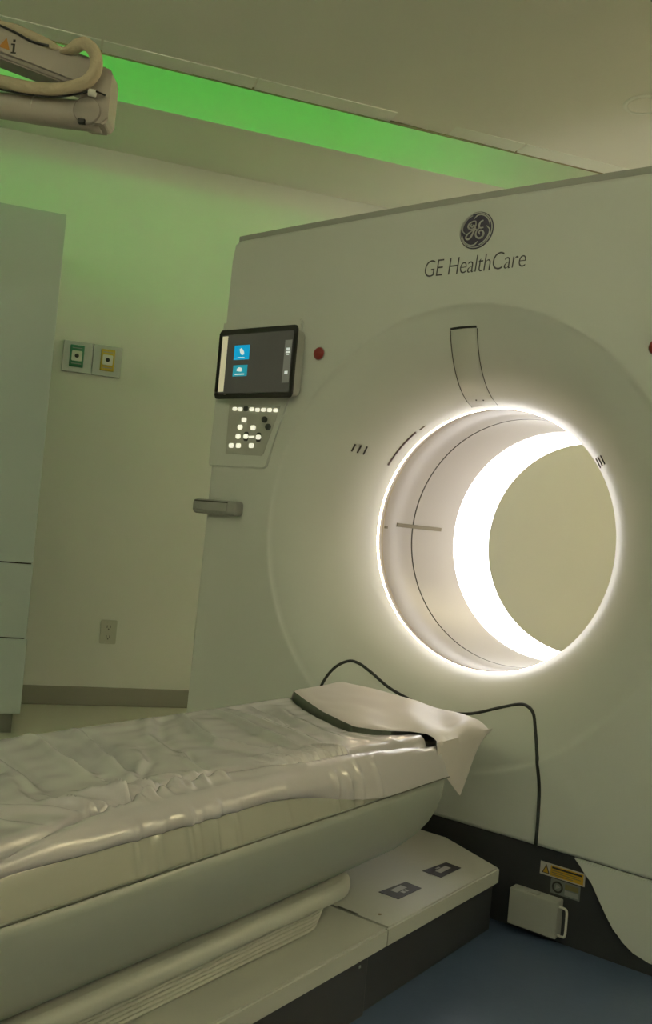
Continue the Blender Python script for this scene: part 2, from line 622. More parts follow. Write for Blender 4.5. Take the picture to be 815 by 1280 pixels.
def tube_patch(name, y0, y1, a0, a1, r, mat, n=6):
    v, f = [], []
    for i in range(n + 1):
        a = math.radians(a0 + (a1 - a0) * i / n)
        for rr, y in ((r + 0.003, y0), (r, y0), (r, y1), (r + 0.003, y1)):
            v.append((rr * math.cos(a), y, AZ + rr * math.sin(a)))
    for i in range(n):
        for j in range(3):
            f.append((i * 4 + j, i * 4 + j + 1, (i + 1) * 4 + j + 1, (i + 1) * 4 + j))
    f.append((0, 1, 2, 3))
    f.append((n * 4 + 3, n * 4 + 2, n * 4 + 1, n * 4))
    return link(name, pydata(name, v, f), mat, G)


tube_patch('laser_window', 0.372, 0.676, 175.7, 177.6, 0.3965, 'window_grey')
tube_patch('laser_port', 0.298, 0.316, 177.8, 179.0, 0.3965, 'window_grey')


def bell_pt(r, adeg, off=0.0):
    a = math.radians(adeg)
    # outward normal of the bell profile (towards the front / axis)
    e = 0.0005
    rr = max(r, 0.4015)
    dy = (bell(rr + e) - bell(rr - e)) / (2 * e)
    ln = math.hypot(dy, 1)
    nr, ny = dy / ln, -1 / ln
    R_ = rr + nr * off
    return (R_ * math.cos(a), bell(rr) + ny * off, AZ + R_ * math.sin(a))


def bell_xz(x, z, off=0.0):
    return bell_pt(math.hypot(x, z - AZ), math.degrees(math.atan2(z - AZ, x)), off)


# microphone slits, three at each side
for sgn in (-1, 1):
    for (xa, za, xb, zb) in ((0.403, 1.262, 0.416, 1.239), (0.389, 1.260, 0.403, 1.236), (0.376, 1.258, 0.390, 1.233)):
        sh_ = 0.0 if sgn < 0 else 0.028
        pts = [bell_xz(sgn * (xa - sh_ + (xb - xa) * t), za - 0.5 * sh_ + (zb - za) * t, -0.0005) for t in (0, .25, .5, .75, 1)]
        tube('microphone_slit', pts, 0.0028, 'vent_dark', G, seg=6)
# curved indicator slot at the upper left of the rim
tube('indicator_slot', [bell_pt(0.4085, a, 0.0) for a in range(129, 150, 2)], 0.0036, 'slot_mauve', G, seg=6)
tube('indicator_slot', [bell_pt(0.4075, a, 0.0) for a in (124, 125, 126, 127)], 0.0030, 'bore_liner', G, seg=6)

# positioning camera strip above the bore
v, f = [], []
rows = 28
for i in range(rows + 1):
    t = i / rows
    r = 0.590 + (0.4045 - 0.590) * t
    xc = -0.012 - 0.020 * t
    for j, dx in enumerate((-0.0425, -0.0395, 0.0, 0.0395, 0.0425)):
        x = xc + dx
        z = AZ + math.sqrt(r * r - x * x)
        v.append(bell_xz(x, z, 0.0012 if 0 < j < 4 else -0.0015))
for i in range(rows):
    for j in range(4):
        f.append((i * 5 + j, i * 5 + j + 1, (i + 1) * 5 + j + 1, (i + 1) * 5 + j))
strip = link('camera_strip', pydata('camera_strip', v, f), 'strip_gloss', G, smooth=True)
a_ = [bell_xz(-0.053 + 0.082 * i / 8, AZ + math.sqrt(0.592 ** 2 - (-0.053 + 0.082 * i / 8) ** 2), 0.0005) for i in range(9)]
tube('strip_slot', a_, 0.0035, 'gasket_rubber', strip, seg=6)
for dx in (-0.012, 0.010):
    tube('strip_sensor', [bell_xz(-0.031 + dx, 1.4145, 0.001), bell_xz(-0.028 + dx, 1.4145, 0.0025)], 0.0022, 'vent_dark', strip, seg=6)
for sx in (-1, 1):
    xo = -0.0412 * sx
    pts = []
    for i in range(0, rows + 1, 2):
        t = i / rows
        r = 0.588 + (0.4045 - 0.588) * t
        x = -0.012 - 0.020 * t + sx * 0.0425
        pts.append(bell_xz(x, AZ + math.sqrt(r * r - x * x), 0.0))
    tube('strip_edge', pts, 0.0014, 'seam_dark', strip, seg=6)

# base plinth and lower covers
box('base_plinth', (-0.90, 0.012, 0.0), (0.90, YB - 0.05, 0.232), 'black_plastic', G, bevel=0.004)
LC = [(.441, .2236), (.468, .202), (.490, .176), (.512, .141), (.532, .110), (.552, .083), (.575, .060), (.602, .043), (.640, .033),
      (.70, .030), (.934, .030), (.9425, .2236)]
prism('lower_cover', LC, 'y', 0.0, 0.05, 'scanner_white', G, bevel=0.003)
prism('lower_cover', [(-x, z) for x, z in reversed(LC)], 'y', 0.0, 0.05, 'scanner_white', G, bevel=0.003)

# warning stickers on the black base
w = box('warning_label', (0.352, 0.0105, 0.158), (0.470, 0.012, 0.190), 'label_white', G)
box('yellow_field', (0.380, 0.0098, 0.161), (0.466, 0.0105, 0.187), 'label_yellow', w)
prism('warning_triangle', [(0.358, 0.163), (0.378, 0.163), (0.368, 0.186)], 'y', 0.0098, 0.0105, 'label_black', w)
prism('triangle_field', [(0.3612, 0.1648), (0.3748, 0.1648), (0.368, 0.1815)], 'y', 0.0092, 0.0098, 'label_yellow', w)
box('text_line', (0.384, 0.0092, 0.180), (0.462, 0.0098, 0.1845), 'label_black', w)
for zz, xa, xb in ((0.1745, 0.384, 0.455), (0.1695, 0.384, 0.460), (0.1645, 0.384, 0.440)):
    box('text_line', (xa, 0.0092, zz), (xb, 0.0098, zz + 0.0018), 'label_olive', w)
w = box('instruction_label', (0.383, 0.0105, 0.119), (0.460, 0.012, 0.155), 'label_grey', G)
lathe('round_mark', [(0.0145, 0.0105), (0.0145, 0.0098), (0.0100, 0.0098), (0.0100, 0.0105)], 'label_black', w, seg=24, cx=0.4015, cz=0.137)
prism('round_mark_arrow', [(0.3965, 0.131), (0.4085, 0.138), (0.3985, 0.143)], 'y', 0.0098, 0.0105, 'label_pale', w)
box('text_field', (0.421, 0.0098, 0.138), (0.456, 0.0105, 0.151), 'label_olive', w)
box('text_field', (0.421, 0.0098, 0.123), (0.456, 0.0105, 0.135), 'label_pale', w)

# connector cover with wire handle
cv = box('connector_cover', (0.290, -0.026, 0.022), (0.420, 0.012, 0.113), 'table_white', G, bevel=0.003)
box('cover_clip', (0.335, -0.022, 0.113), (0.366, -0.006, 0.117), 'table_white', cv, bevel=0.001)
hp = catmull([(0.418, -0.014, 0.100), (0.432, -0.016, 0.1005), (0.4405, -0.017, 0.095), (0.4415, -0.017, 0.065), (0.4405, -0.017, 0.036),
              (0.432, -0.016, 0.0305), (0.418, -0.014, 0.031)], 5)
tube('wire_handle', hp, 0.0032, 'socket_white', cv)

# side grip handle at the left edge
hm = box_mesh('grip_handle', (-0.962, -0.040, 1.003), (-0.762, 0.004, 1.052), 0.012, 3)
gh = link('grip_handle', hm, 'handle_grey', G)
box('grip_plate', (-0.955, -0.0425, 1.013), (-0.800, -0.038, 1.043), 'handle_grey', gh, bevel=0.002)
box('grip_edge', (-0.950, -0.0432, 1.0425), (-0.800, -0.038, 1.0475), 'seam_dark', gh, bevel=0.001)

# emergency stop buttons
for x, z in ((-0.505, 1.534), (0.542, 1.503)):
    b = lathe('emergency_button', [(0.0, -0.011), (0.010, -0.0105), (0.017, -0.008), (0.0195, -0.004), (0.0195, 0.0)],
              'red_button', G, seg=32, cx=x, cz=z)
    lathe('button_collar', [(0.0195, -0.002), (0.0205, -0.002), (0.0215, 0.0)], 'handle_grey', b, seg=32, cx=x, cz=z)

# console with keypad and monitor
con = prism('console_panel', [(-0.936, 1.176), (-0.928, 1.168), (-0.690, 1.164), (-0.676, 1.172), (-0.655, 1.25), (-0.600, 1.42),
                              (-0.585, 1.52), (-0.580, 1.640), (-0.590, 1.652), (-0.925, 1.656)], 'y', -0.008, 0.004, 'scanner_white', G, bevel=0.003)
kp = prism('keypad', [(-0.861, 1.377), (-0.637, 1.369), (-0.660, 1.30), (-0.690, 1.213), (-0.70, 1.205), (-0.858, 1.210)], 'y', -0.0105, -0.006,
           'table_white', G, bevel=0.001)
for x, z in ((-0.832, 1.360), (-0.808, 1.359), (-0.757, 1.358), (-0.731, 1.356), (-0.705, 1.356), (-0.679, 1.355), (-0.653, 1.354)):
    prism('key', round_rect(x - .0090, x + .0090, z - .0058, z + .0058, .0045, 4), 'y', -0.0135, -0.010, 'key_lit', kp)
prism('key', round_rect(-.782 - .010, -.782 + .010, 1.360 - .008, 1.360 + .008, .004, 4), 'y', -0.0130, -0.010, 'key_dark', kp)
for x, z in ((-0.786, 1.323), (-0.801, 1.299), (-0.743, 1.297), (-0.806, 1.268), (-0.771, 1.268), (-0.716, 1.266),
             (-0.833, 1.237), (-0.801, 1.237), (-0.744, 1.238)):
    prism('key', round_rect(x - .0096, x + .0096, z - .0074, z + .0074, .0055, 4), 'y', -0.0135, -0.010, 'key_lit', kp)
prism('key', round_rect(-.757, -.735, 1.264, 1.2695, .0025, 3), 'y', -0.0135, -0.010, 'key_lit', kp)
for x, z in ((-0.771, 1.268), (-0.716, 1.266)):
    prism('key_surround', round_rect(x - .0095, x + .0095, z - .0155, z + .0155, .006, 4), 'y', -0.0118, -0.010, 'key_dark', kp)
for x, z in ((-0.696, 1.324), (-0.678, 1.300)):
    lathe('knob', [(0.0, -0.018), (0.009, -0.018), (0.0105, -0.015), (0.0105, -0.009)], 'key_dark', kp, seg=24, cx=x, cz=z)

mon = prism('monitor', round_rect(-0.885, -0.566, 1.398, 1.608, 0.016), 'y', -0.041, -0.004, 'table_white', G, bevel=0.003)
prism('bezel', round_rect(-0.899, -0.564, 1.389, 1.620, 0.012), 'y', -0.047, -0.040, 'bezel_black', mon, bevel=0.002)
box('screen', (-0.885, -0.0476, 1.407), (-0.577, -0.0468, 1.602), 'screen_glass', mon)
box('screen_column', (-0.882, -0.0484, 1.412), (-0.858, -0.0474, 1.598), 'screen_white', mon)
box('screen_tile', (-0.824, -0.0484, 1.517), (-0.757, -0.0474, 1.565), 'screen_blue', mon)
box('screen_tile', (-0.822, -0.0484, 1.462), (-0.760, -0.0474, 1.499), 'screen_teal', mon)
prism('tile_glyph', [(-0.800, 1.552), (-0.792, 1.556), (-0.781, 1.544), (-0.779, 1.534), (-0.789, 1.532), (-0.797, 1.541)], 'y', -0.0488, -0.0482, 'screen_glyph', mon)
box('tile_glyph', (-0.806, -0.0488, 1.5225), (-0.776, -0.0482, 1.5250), 'screen_glyph', mon)
prism('tile_glyph', [(-0.805, 1.479), (-0.805, 1.487), (-0.796, 1.492), (-0.786, 1.490), (-0.780, 1.482), (-0.786, 1.477)], 'y', -0.0488, -0.0482, 'screen_glyph', mon)
box('tile_glyph', (-0.812, -0.0488, 1.4665), (-0.771, -0.0482, 1.4705), 'screen_glyph', mon)
box('screen_sidebar', (-0.608, -0.0484, 1.436), (-0.580, -0.0474, 1.572), 'screen_grey', mon)
for x0, x1, z0, z1 in ((-.600, -.586, 1.540, 1.547), (-.602, -.584, 1.530, 1.5365), (-.598, -.588, 1.524, 1.527), (-.600, -.587, 1.463, 1.473)):
    box('sidebar_glyph', (x0, -0.0488, z0), (x1, -0.0482, z1), 'screen_glyph', mon)

# round badge
LX, LZ, LR = 0.014, 1.860, 0.053
badge = lathe('badge', [(0.0, -0.003), (LR * 0.93, -0.003), (LR * 0.965, -0.0025), (LR, 0.0)], 'logo_navy', G, seg=64, cx=LX, cz=LZ)
lathe('badge_rim', [(LR * 0.90, -0.003), (LR * 0.915, -0.0042), (LR * 0.945, -0.0042), (LR * 0.955, -0.003)], 'logo_silver', badge, seg=64, cx=LX, cz=LZ)
STROKES = [
    ([(-.05, .49), (-.21, .49), (-.41, .39), (-.48, .25), (-.40, .10), (-.22, .06), (-.09, .15), (-.03, .30), (-.05, .49)], .050),
    ([(-.27, .36), (-.34, .26), (-.24, .18), (-.15, .28), (-.06, .12), (-.16, -.14), (-.28, -.36), (-.42, -.45), (-.55, -.40), (-.55, -.27), (-.41, -.12), (-.21, -.02), (.04, .05)], .050),
    ([(.40, .47), (.26, .42), (.18, .28), (.17, .14), (.28, .08), (.43, .09)], .055),
    ([(.21, .10), (.06, -.02), (.0, -.20), (.06, -.37), (.23, -.47), (.40, -.41), (.47, -.25), (.40, -.11), (.27, -.06), (.19, -.15), (.25, -.26)], .055),
    ([(-.16, .62), (-.05, .72), (.05, .79), (.25, .80), (.50, .68), (.69, .48), (.80, .22)], .04),
    ([(.62, .16), (.72, .05), (.80, -.04), (.80, -.24), (.68, -.50), (.48, -.69), (.24, -.81)], .04),
    ([(.14, -.62), (.05, -.72), (-.06, -.79), (-.26, -.80), (-.52, -.67), (-.70, -.48), (-.80, -.23)], .04),
    ([(-.62, -.16), (-.72, -.05), (-.80, .05), (-.80, .25), (-.68, .50), (-.49, .69), (-.25, .80)], .04),
]
for pts, wd in STROKES:
    pp = catmull([(LX + a * LR, -0.0035, LZ + b * LR) for a, b in pts], 5)
    n_ = len(pp)
    rads = [wd * LR * (0.55 + 0.45 * math.sin(math.pi * min(1, max(0, i / (n_ - 1))))) for i in range(n_)]
    tube('badge_script', pp, rads, 'logo_silver', badge, seg=6)

# lettering
cu = bpy.data.curves.new('lettering', 'FONT')
cu.body = 'GE HealthCare'
cu.size = 0.07
cu.extrude = 0.0006
cu.offset = -0.0011
cu.resolution_u = 4
cu.space_character = 0.95
tmp = bpy.data.objects.new('tmp_text', cu)
COL.objects.link(tmp)
dg = bpy.context.evaluated_depsgraph_get()
tm = bpy.data.meshes.new_from_object(tmp.evaluated_get(dg))
bpy.data.objects.remove(tmp)
xs_ = [q.co.x for q in tm.vertices]
zs_ = [q.co.y for q in tm.vertices]
w0, w1, h1 = min(xs_), max(xs_), max(zs_)
for q in tm.vertices:
    x, y, z = q.co
    q.co = (-0.146 + (x - w0) / (w1 - w0) * 0.317 + (y / h1) * 0.004, -0.0004 - z, 1.741 + y / h1 * 0.049)
tm.name = 'lettering'
tm.materials.clear()
link('lettering', tm, 'letter_ink', G)

# ================================================================== PATIENT TABLE
T = thing('patient_table', 'long pale scanner couch on a white deck and black pedestal', 'patient table', (0, -1.4, 0))
YE = -2.75
# pedestal
box('pedestal', (-0.262, YE, 0.0), (0.262, -0.636, 0.150), 'black_plastic', T, bevel=0.004)
box('pedestal', (-0.255, -0.632, 0.0), (0.255, -0.05, 0.150), 'black_plastic', T, bevel=0.004)
box('pedestal_screw', (0.2620, -0.672, 0.108), (0.2640, -0.666, 0.113), 'label_pale', T)
# deck in two lengths
prism('deck', [(-0.300, YE), (0.300, YE), (0.300, -0.634), (-0.300, -0.634)], 'z', 0.150, 0.190, 'table_white', T, bevel=0.004)
d2 = prism('deck', [(-0.300, -0.630), (0.300, -0.630), (0.302, -0.126), (0.10, -0.030), (-0.10, -0.030), (-0.302, -0.126)], 'z', 0.150, 0.190, 'table_white', T, bevel=0.004)
for yy in (-0.442, -0.252):
    lab = prism('foot_label', [(0.184, yy - 0.050), (0.236, yy - 0.050), (0.238, yy + 0.046), (0.194, yy + 0.050)], 'z', 0.190, 0.1908, 'label_black', T)
    if yy < -0.4:
        marks = ((0.197, 0.214, -0.022, 0.022), (0.217, 0.227, -0.012, -0.002), (0.217, 0.227, 0.002, 0.010))
    else:
        marks = ((0.206, 0.222, -0.026, 0.024), (0.197, 0.203, -0.012, 0.006))
    for x0, x1, y0, y1 in marks:
        box('label_print', (x0, yy + y0, 0.1908), (x1, yy + y1, 0.1912), 'label_pale', lab)
box('deck_groove', (0.168, -0.627, 0.1896), (0.219, -0.622, 0.1904), 'seam_dark', d2)
link('deck_screw', vlathe_mesh('deck_screw', [(0.004, 0.190), (0.004, 0.1908), (0.0015, 0.1912)], 0.251, -0.59, 12, True), 'seam_tan', d2)


# bellows below the cradle: stacked folded plates
def hull_outline(hw, y_end, rad, n=8):
    out = [(-hw, YE), (hw, YE)]
    for k in range(n + 1):
        a = math.pi / 2 * k / n
        out.append((hw - rad + rad * math.cos(a), y_end - rad + rad * math.sin(a)))
    for k in range(n + 1):
        a = math.pi / 2 + math.pi / 2 * k / n
        out.append((-hw + rad + rad * math.cos(a), y_end - rad + rad * math.sin(a)))
    return out


def rounded_plate(name, hw, y_end, rad, layers, mat):
    """stack of outlines: layers = [(inset, z)]"""
    bm = bmesh.new()
    rings = []
    for inset, z in layers:
        rings.append([bm.verts.new((x, y, z)) for x, y in hull_outline(hw - inset, y_end - inset, rad - inset)])
    n = len(rings[0])
    for r0, r1 in zip(rings[:-1], rings[1:]):
        for i in range(n):
            bm.faces.new((r0[i], r0[(i + 1) % n], r1[(i + 1) % n], r1[i]))
    bm.faces.new(list(reversed(rings[0])))
    bm.faces.new(rings[-1])
    o = link(name, bm_mesh(name, bm), mat, T)
    for p in o.data.polygons:
        p.use_smooth = len(p.vertices) == 4
    return o


for i in range(6):
    z0 = 0.190 + i * 0.0085
    rounded_plate('bellows_fold', 0.2080 + 0.0012 * i, -0.690 + 0.003 * i, 0.09,
                  [(0.004, z0), (0.001, z0 + 0.002), (0.0, z0 + 0.0042), (0.001, z0 + 0.0062), (0.005, z0 + 0.0085)], 'table_white')
rounded_plate('bellows_tray', 0.232, -0.612, 0.10,
              [(0.014, 0.2405), (0.006, 0.2425), (0.0015, 0.247), (0.0, 0.254), (0.0, 0.262), (0.002, 0.268), (0.007, 0.2725), (0.015, 0.2745)], 'table_white')

# cradle: boat shaped shell
sec = [(0.268, 0.446), (0.2675, 0.425), (0.265, 0.40), (0.259, 0.37), (0.249, 0.34), (0.235, 0.312), (0.216, 0.288), (0.19, 0.272), (0.14, 0.266), (0.0, 0.264)]
sec = sec + [(-x, z) for x, z in reversed(sec[:-1])]
ys = [0.0, 0.2, 0.4, 0.6, 0.7] + [0.7 + 0.3 * math.sin(math.pi / 2 * i / 12) for i in range(1, 13)]
cvv, cff = [], []
ns = len(sec)
for t in ys:
    for x, z in sec:
        dep = (0.446 - z) / 0.182
        q = max(0.0, (dep - 0.25) / 0.75)
        ye = -0.362 - 0.26 * (1 - math.sqrt(max(0.0, 1 - q * q)))
        w_ = max(0.0, (t - 0.7) / 0.3)
        cvv.append((x * (1 - 0.05 * w_ * w_), YE + (ye - YE) * t, z))
for i in range(len(ys) - 1):
    for j in range(ns - 1):
        cff.append((i * ns + j, i * ns + j + 1, (i + 1) * ns + j + 1, (i + 1) * ns + j))
    cff.append((i * ns + ns - 1, i * ns, (i + 1) * ns, (i + 1) * ns + ns - 1))
cff.append(tuple(range(ns)))
cff.append(tuple((len(ys) - 1) * ns + j for j in reversed(range(ns))))
cr = link('cradle', pydata('cradle', cvv, cff), 'cradle_shell', T)
for p in cr.data.polygons:
    p.use_smooth = len(p.vertices) == 4
box('cradle_tongue', (-0.205, -0.37, 0.485), (0.205, -0.12, 0.512), 'cradle_shell', T, bevel=0.008)
# dark rubber edge between cradle and cover
tube('cradle_rim', [(0.2690, y, 0.4460) for y in (YE, -1.5, -0.9, -0.62, -0.45, -0.365)], 0.0014, 'rim_olive', T, seg=6)

# ================================================================== VINYL SHEET over the mattress
GRV = [(-3.3, .246), (-1.9, .246), (-1.53, .236), (-1.42, .216), (-1.315, .190), (-1.176, .168), (-1.017, .163), (-.93, .178), (-.855, .203), (-.70, .212), (-.45, .232), (-.1, .24)]
gy = np.array([a for a, b in GRV])
gx = np.array([b for a, b in GRV])


def seg_dist(X, Y, pts):
    best = np.full(X.shape, 9.0)
    sg = np.zeros(X.shape)
    tt = np.zeros(X.shape)
    L = [0.0]
    for a, b in zip(pts[:-1], pts[1:]):
        L.append(L[-1] + math.hypot(b[0] - a[0], b[1] - a[1]))
    for i, (a, b) in enumerate(zip(pts[:-1], pts[1:])):
        dx, dy = b[0] - a[0], b[1] - a[1]
        l2 = dx * dx + dy * dy + 1e-12
        t = np.clip(((X - a[0]) * dx + (Y - a[1]) * dy) / l2, 0, 1)
        px, py = X - a[0] - t * dx, Y - a[1] - t * dy
        d = np.hypot(px, py)
        s = np.sign(px * dy - py * dx)
        m = d < best
        best = np.where(m, d, best)
        sg = np.where(m, s, sg)
        tt = np.where(m, (L[i] + t * math.sqrt(l2)) / L[-1], tt)
    return best, sg, tt


FOLDS = [   # polyline (x, y), amplitude, width, kind: 'r' ridge, 'p' ridge beside groove
    ([(-.255, -.733), (-.16, -.79), (-.06, -.85), (.02, -.88), (.09, -.865), (.165, -.825)], .0085, .0105, 'p'),
    ([(-.250, -.650), (-.16, -.675), (-.05, -.71), (.03, -.745), (.12, -.765), (.19, -.76)], .0078, .0095, 'p'),
    ([(-.250, -.60), (-.10, -.635), (.06, -.69), (.18, -.715)], .0035, .014, 'r'),
    ([(-.245, -.80), (-.18, -.87), (-.08, -.96), (.05, -1.02)], .0040, .020, 'p'),
    ([(-.250, -1.05), (-.18, -1.06), (-.08, -1.10), (.0, -1.14), (.10, -1.17)], .0070, .016, 'p'),
    ([(-.250, -1.16), (-.16, -1.16), (-.05, -1.20), (.06, -1.22)], .0070, .017, 'p'),
    ([(-.245, -1.25), (-.15, -1.28), (-.02, -1.31), (.08, -1.34)], .0045, .016, 'p'),
    ([(-.05, -1.33), (.06, -1.38), (.12, -1.40), (.18, -1.335)], .0050, .014, 'r'),
    ([(.0, -1.45), (.10, -1.44), (.185, -1.34)], .0040, .012, 'p'),
    ([(-.03, -1.05), (.05, -1.10), (.12, -1.20)], .0022, .012, 'p'),
    ([(.02, -.98), (.09, -1.03), (.155, -1.05)], .0025, .010, 'p'),
    ([(-.20, -.45), (-.05, -.56), (.08, -.62), (.19, -.62)], .0030, .016, 'r'),
    ([(-.22, -.52), (-.08, -.58), (.02, -.65)], .0025, .014, 'p'),
    ([(.10, -.58), (.17, -.56), (.22, -.50)], .0030, .012, 'r'),
    ([(-.10, -1.55), (.05, -1.52), (.18, -1.44)], .0040, .016, 'p'),
    ([(-.24, -1.45), (-.10, -1.47), (.03, -1.55)], .0045, .018, 'p'),
]
rg = random.Random(3)
for i in range(11):      # pleats drawn together at the near edge
    yb = -.872 + i * .0172
    FOLDS.append(([(.140 + rg.uniform(-.018, .012), yb - .034), (.172, yb - .014), (.198, yb + .002), (.221, yb + .012)], .0068 + rg.uniform(-.0015, .0018), .0056, 'r'))
for yb, x0_, am in ((-1.345, .110, .0040), (-1.318, .135, .0060), (-1.300, .120, .0030), (-1.262, .100, .0058), (-1.236, .140, .0070), (-1.205, .115, .0035),
                    (-1.172, .125, .0060), (-1.150, .140, .0040), (-1.105, .120, .0035), (-1.06, .13, .003)):
    FOLDS.append(([(x0_, yb - .040 + rg.uniform(-.01, .01)), (x0_ + .035, yb - .012), (x0_ + .062, yb + .008), (.214, yb + rg.uniform(-.01, .014))], am * 1.25, .0058, 'r'))
SIDEF = []
for yb, amp in ((-1.30, .004), (-1.25, .003), (-1.19, .006), (-1.17, .004), (-1.13, .006), (-1.08, .003), (-.80, .004), (-.76, .004), (-.72, .003), (-.66, .003), (-.95, .002)):
    SIDEF.append((yb, amp, rg.uniform(-.25, .25)))


# cushion of the couch: its near side shows below the sheet edge
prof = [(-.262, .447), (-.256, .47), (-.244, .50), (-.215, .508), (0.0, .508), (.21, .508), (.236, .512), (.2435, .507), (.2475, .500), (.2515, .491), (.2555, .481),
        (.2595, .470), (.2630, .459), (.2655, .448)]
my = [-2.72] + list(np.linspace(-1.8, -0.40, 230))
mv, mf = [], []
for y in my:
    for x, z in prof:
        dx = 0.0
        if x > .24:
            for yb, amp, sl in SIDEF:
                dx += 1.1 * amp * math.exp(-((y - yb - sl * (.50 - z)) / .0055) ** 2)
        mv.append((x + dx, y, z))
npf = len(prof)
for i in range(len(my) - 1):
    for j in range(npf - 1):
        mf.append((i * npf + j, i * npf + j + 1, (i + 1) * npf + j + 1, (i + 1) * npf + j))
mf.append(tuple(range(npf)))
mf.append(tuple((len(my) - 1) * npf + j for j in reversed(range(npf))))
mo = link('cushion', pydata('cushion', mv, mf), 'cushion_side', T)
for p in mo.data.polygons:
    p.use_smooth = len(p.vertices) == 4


def vnoise(X, Y, sc, seed):
    out = np.empty(X.shape)
    it = np.nditer(X, flags=['multi_index'])
    for v_ in it:
        m = it.multi_index
        out[m] = noise.noise(Vector((float(v_) * sc, float(Y[m]) * sc * 0.7, seed)))
    return out


def sheet_height(X, Y):
    h = np.zeros(X.shape)
    for pts, amp, wd, kind in FOLDS:
        d, s, t = seg_dist(X, Y, pts)
        env = np.clip(np.sin(np.pi * np.clip(t, 0.02, 0.98)) * 1.6, 0.15, 1.0)
        if kind == 'r':
            h += 1.9 * amp * env * np.exp(-(d / wd) ** 2)
        else:
            h += 4.2 * amp * env * (s * d / wd) * np.exp(-(d / wd) ** 2)
    h += 0.008 * vnoise(X, Y, 6.0, 1.3) + 0.0022 * vnoise(X, Y, 22.0, 5.1)
    return h


END = [(-.30, -.30), (-.26, -.318), (-.15, -.400), (-.026, -.485), (.05, -.522), (.10, -.533), (.145, -.49), (.187, -.43), (.23, -.415), (.30, -.40)]
ex = np.array([a for a, b in END])
ey = np.array([b for a, b in END])
cols = [(-.262, .447, 1), (-.2625, .462, 1), (-.260, .480, 1), (-.2545, .500, 1), (-.246, .518, 1), (-.236, .530, 1)]
x = -.226
while x < .2265:
    cols.append((x, .537, 0))
    x += .0042
cols += [(.2315, .5335, 0), (.240, .5265, 0), (.248, .517, 1), (.255, .505, 1), (.2605, .491, 1), (.264, .477, 1), (.2670, .462, 1), (.2685, .4475, 1)]
ROLL = [(.2335, .5345), (.2420, .5300), (.2490, .5235), (.2540, .5160), (.2560, .5090), (.2552, .5030), (.2520, .4995), (.2475, .4990)]
CX = np.array([c[0] for c in cols])
CZ = np.array([c[1] for c in cols])
CS = np.array([c[2] for c in cols])
yrows = list(np.linspace(-2.72, -1.75, 18)) + list(np.arange(-1.74, -0.60, 0.0042))
yrows = np.array(yrows)
yend = np.interp(CX, ex, ey)
yend[-6:] = [-.405, -.398, -.392, -.385, -.378, -.37]
yend[:6] = -.30
nfix = len(yrows)
ntail = 56
X = np.zeros((nfix + ntail, len(cols)))
Y = np.zeros_like(X)
X[:] = CX
Y[:nfix] = yrows[:, None]
for k_ in range(ntail):
    t = (k_ + 1) / ntail
    Y[nfix + k_] = yrows[-1] + (yend - yrows[-1]) * t
HH = sheet_height(X, Y)
drop = np.clip((Y + 1.02) / 0.42, 0, 1)
drop = drop * drop * (3 - 2 * drop)
for k_, (rx, rz) in enumerate(ROLL):
    j_ = len(cols) - 8 + k_
    X[:, j_] = rx + (CX[j_] - rx) * drop[:, j_]
CZ2 = np.tile(CZ, (X.shape[0], 1))
for k_, (rx, rz) in enumerate(ROLL):
    j_ = len(cols) - 8 + k_
    CZ2[:, j_] = rz + (CZ[j_] - rz) * drop[:, j_]
xg = np.interp(Y, gy, gx)
top = (1 - CS)[None, :]
gro = -0.026 * np.exp(-((X - xg) / .0095) ** 2) + 0.005 * np.exp(-((X - xg - .022) / .012) ** 2)
fade = np.clip((X + .232) / .03, 0, 1) * np.clip((.245 - X) / .02, 0.0, 1)
Z = CZ2 + (HH * fade + gro * np.clip((.262 - X) / .02, 0, 1))
# soft rounding of the front edge down to the gap
edge = np.clip((Y - (yend[None, :] - .022)) / .022, 0, 1)
Z -= 0.006 * edge ** 3 * np.clip((.19 - X) / .02, 0, 1) * np.clip((X + .27) / .02, 0, 1)
# side folds push the side outwards
near = CS[None, :] * (X > 0)
push = np.zeros_like(X)
for yb, amp, sl in SIDEF:
    push += amp * np.exp(-((Y - yb - sl * (.50 - CZ2)) / .008) ** 2)
X = X + near * push
sv_ = [(float(X[i, j]), float(Y[i, j]), float(Z[i, j])) for i in range(X.shape[0]) for j in range(X.shape[1])]
nc = X.shape[1]
sf_ = [(i * nc + j, i * nc + j + 1, (i + 1) * nc + j + 1, (i + 1) * nc + j) for i in range(X.shape[0] - 1) for j in range(nc - 1)]
sh = link('vinyl_sheet', pydata('vinyl_sheet', sv_, sf_), 'sheet_vinyl', None, (0, -1.4, 0.445), smooth=True)
tag(sh, 'wrinkled glossy grey-pink vinyl sheet covering the long couch cushion', 'sheet')

# head end cover with a flap hanging at the near corner
hx = list(np.arange(-.226, .2265, .009))
hv, hf = [], []
NRW = 34
colsB = [(-.246, .505, 's'), (-.243, .52, 's'), (-.236, .536, 's')] + [(float(a), .546, 't') for a in hx] + [(.238, .541, 't'), (.248, .533, 't'), (.253, .525, 'f')]
flap_t = (.12, .25, .4, .55, .7, .85, 1.0)
colsB += [(.254, f_, 'flap') for f_ in flap_t]


def pad_rise(x):
    q = max(0.0, min(1.0, (x - .03) / .15))
    return .011 * (1 - q * q * (3 - 2 * q)) - .002


def flap_bottom(y):
    return float(np.interp(y, [-.43, -.37, -.262, -.105], [.475, .448, .378, .515]))


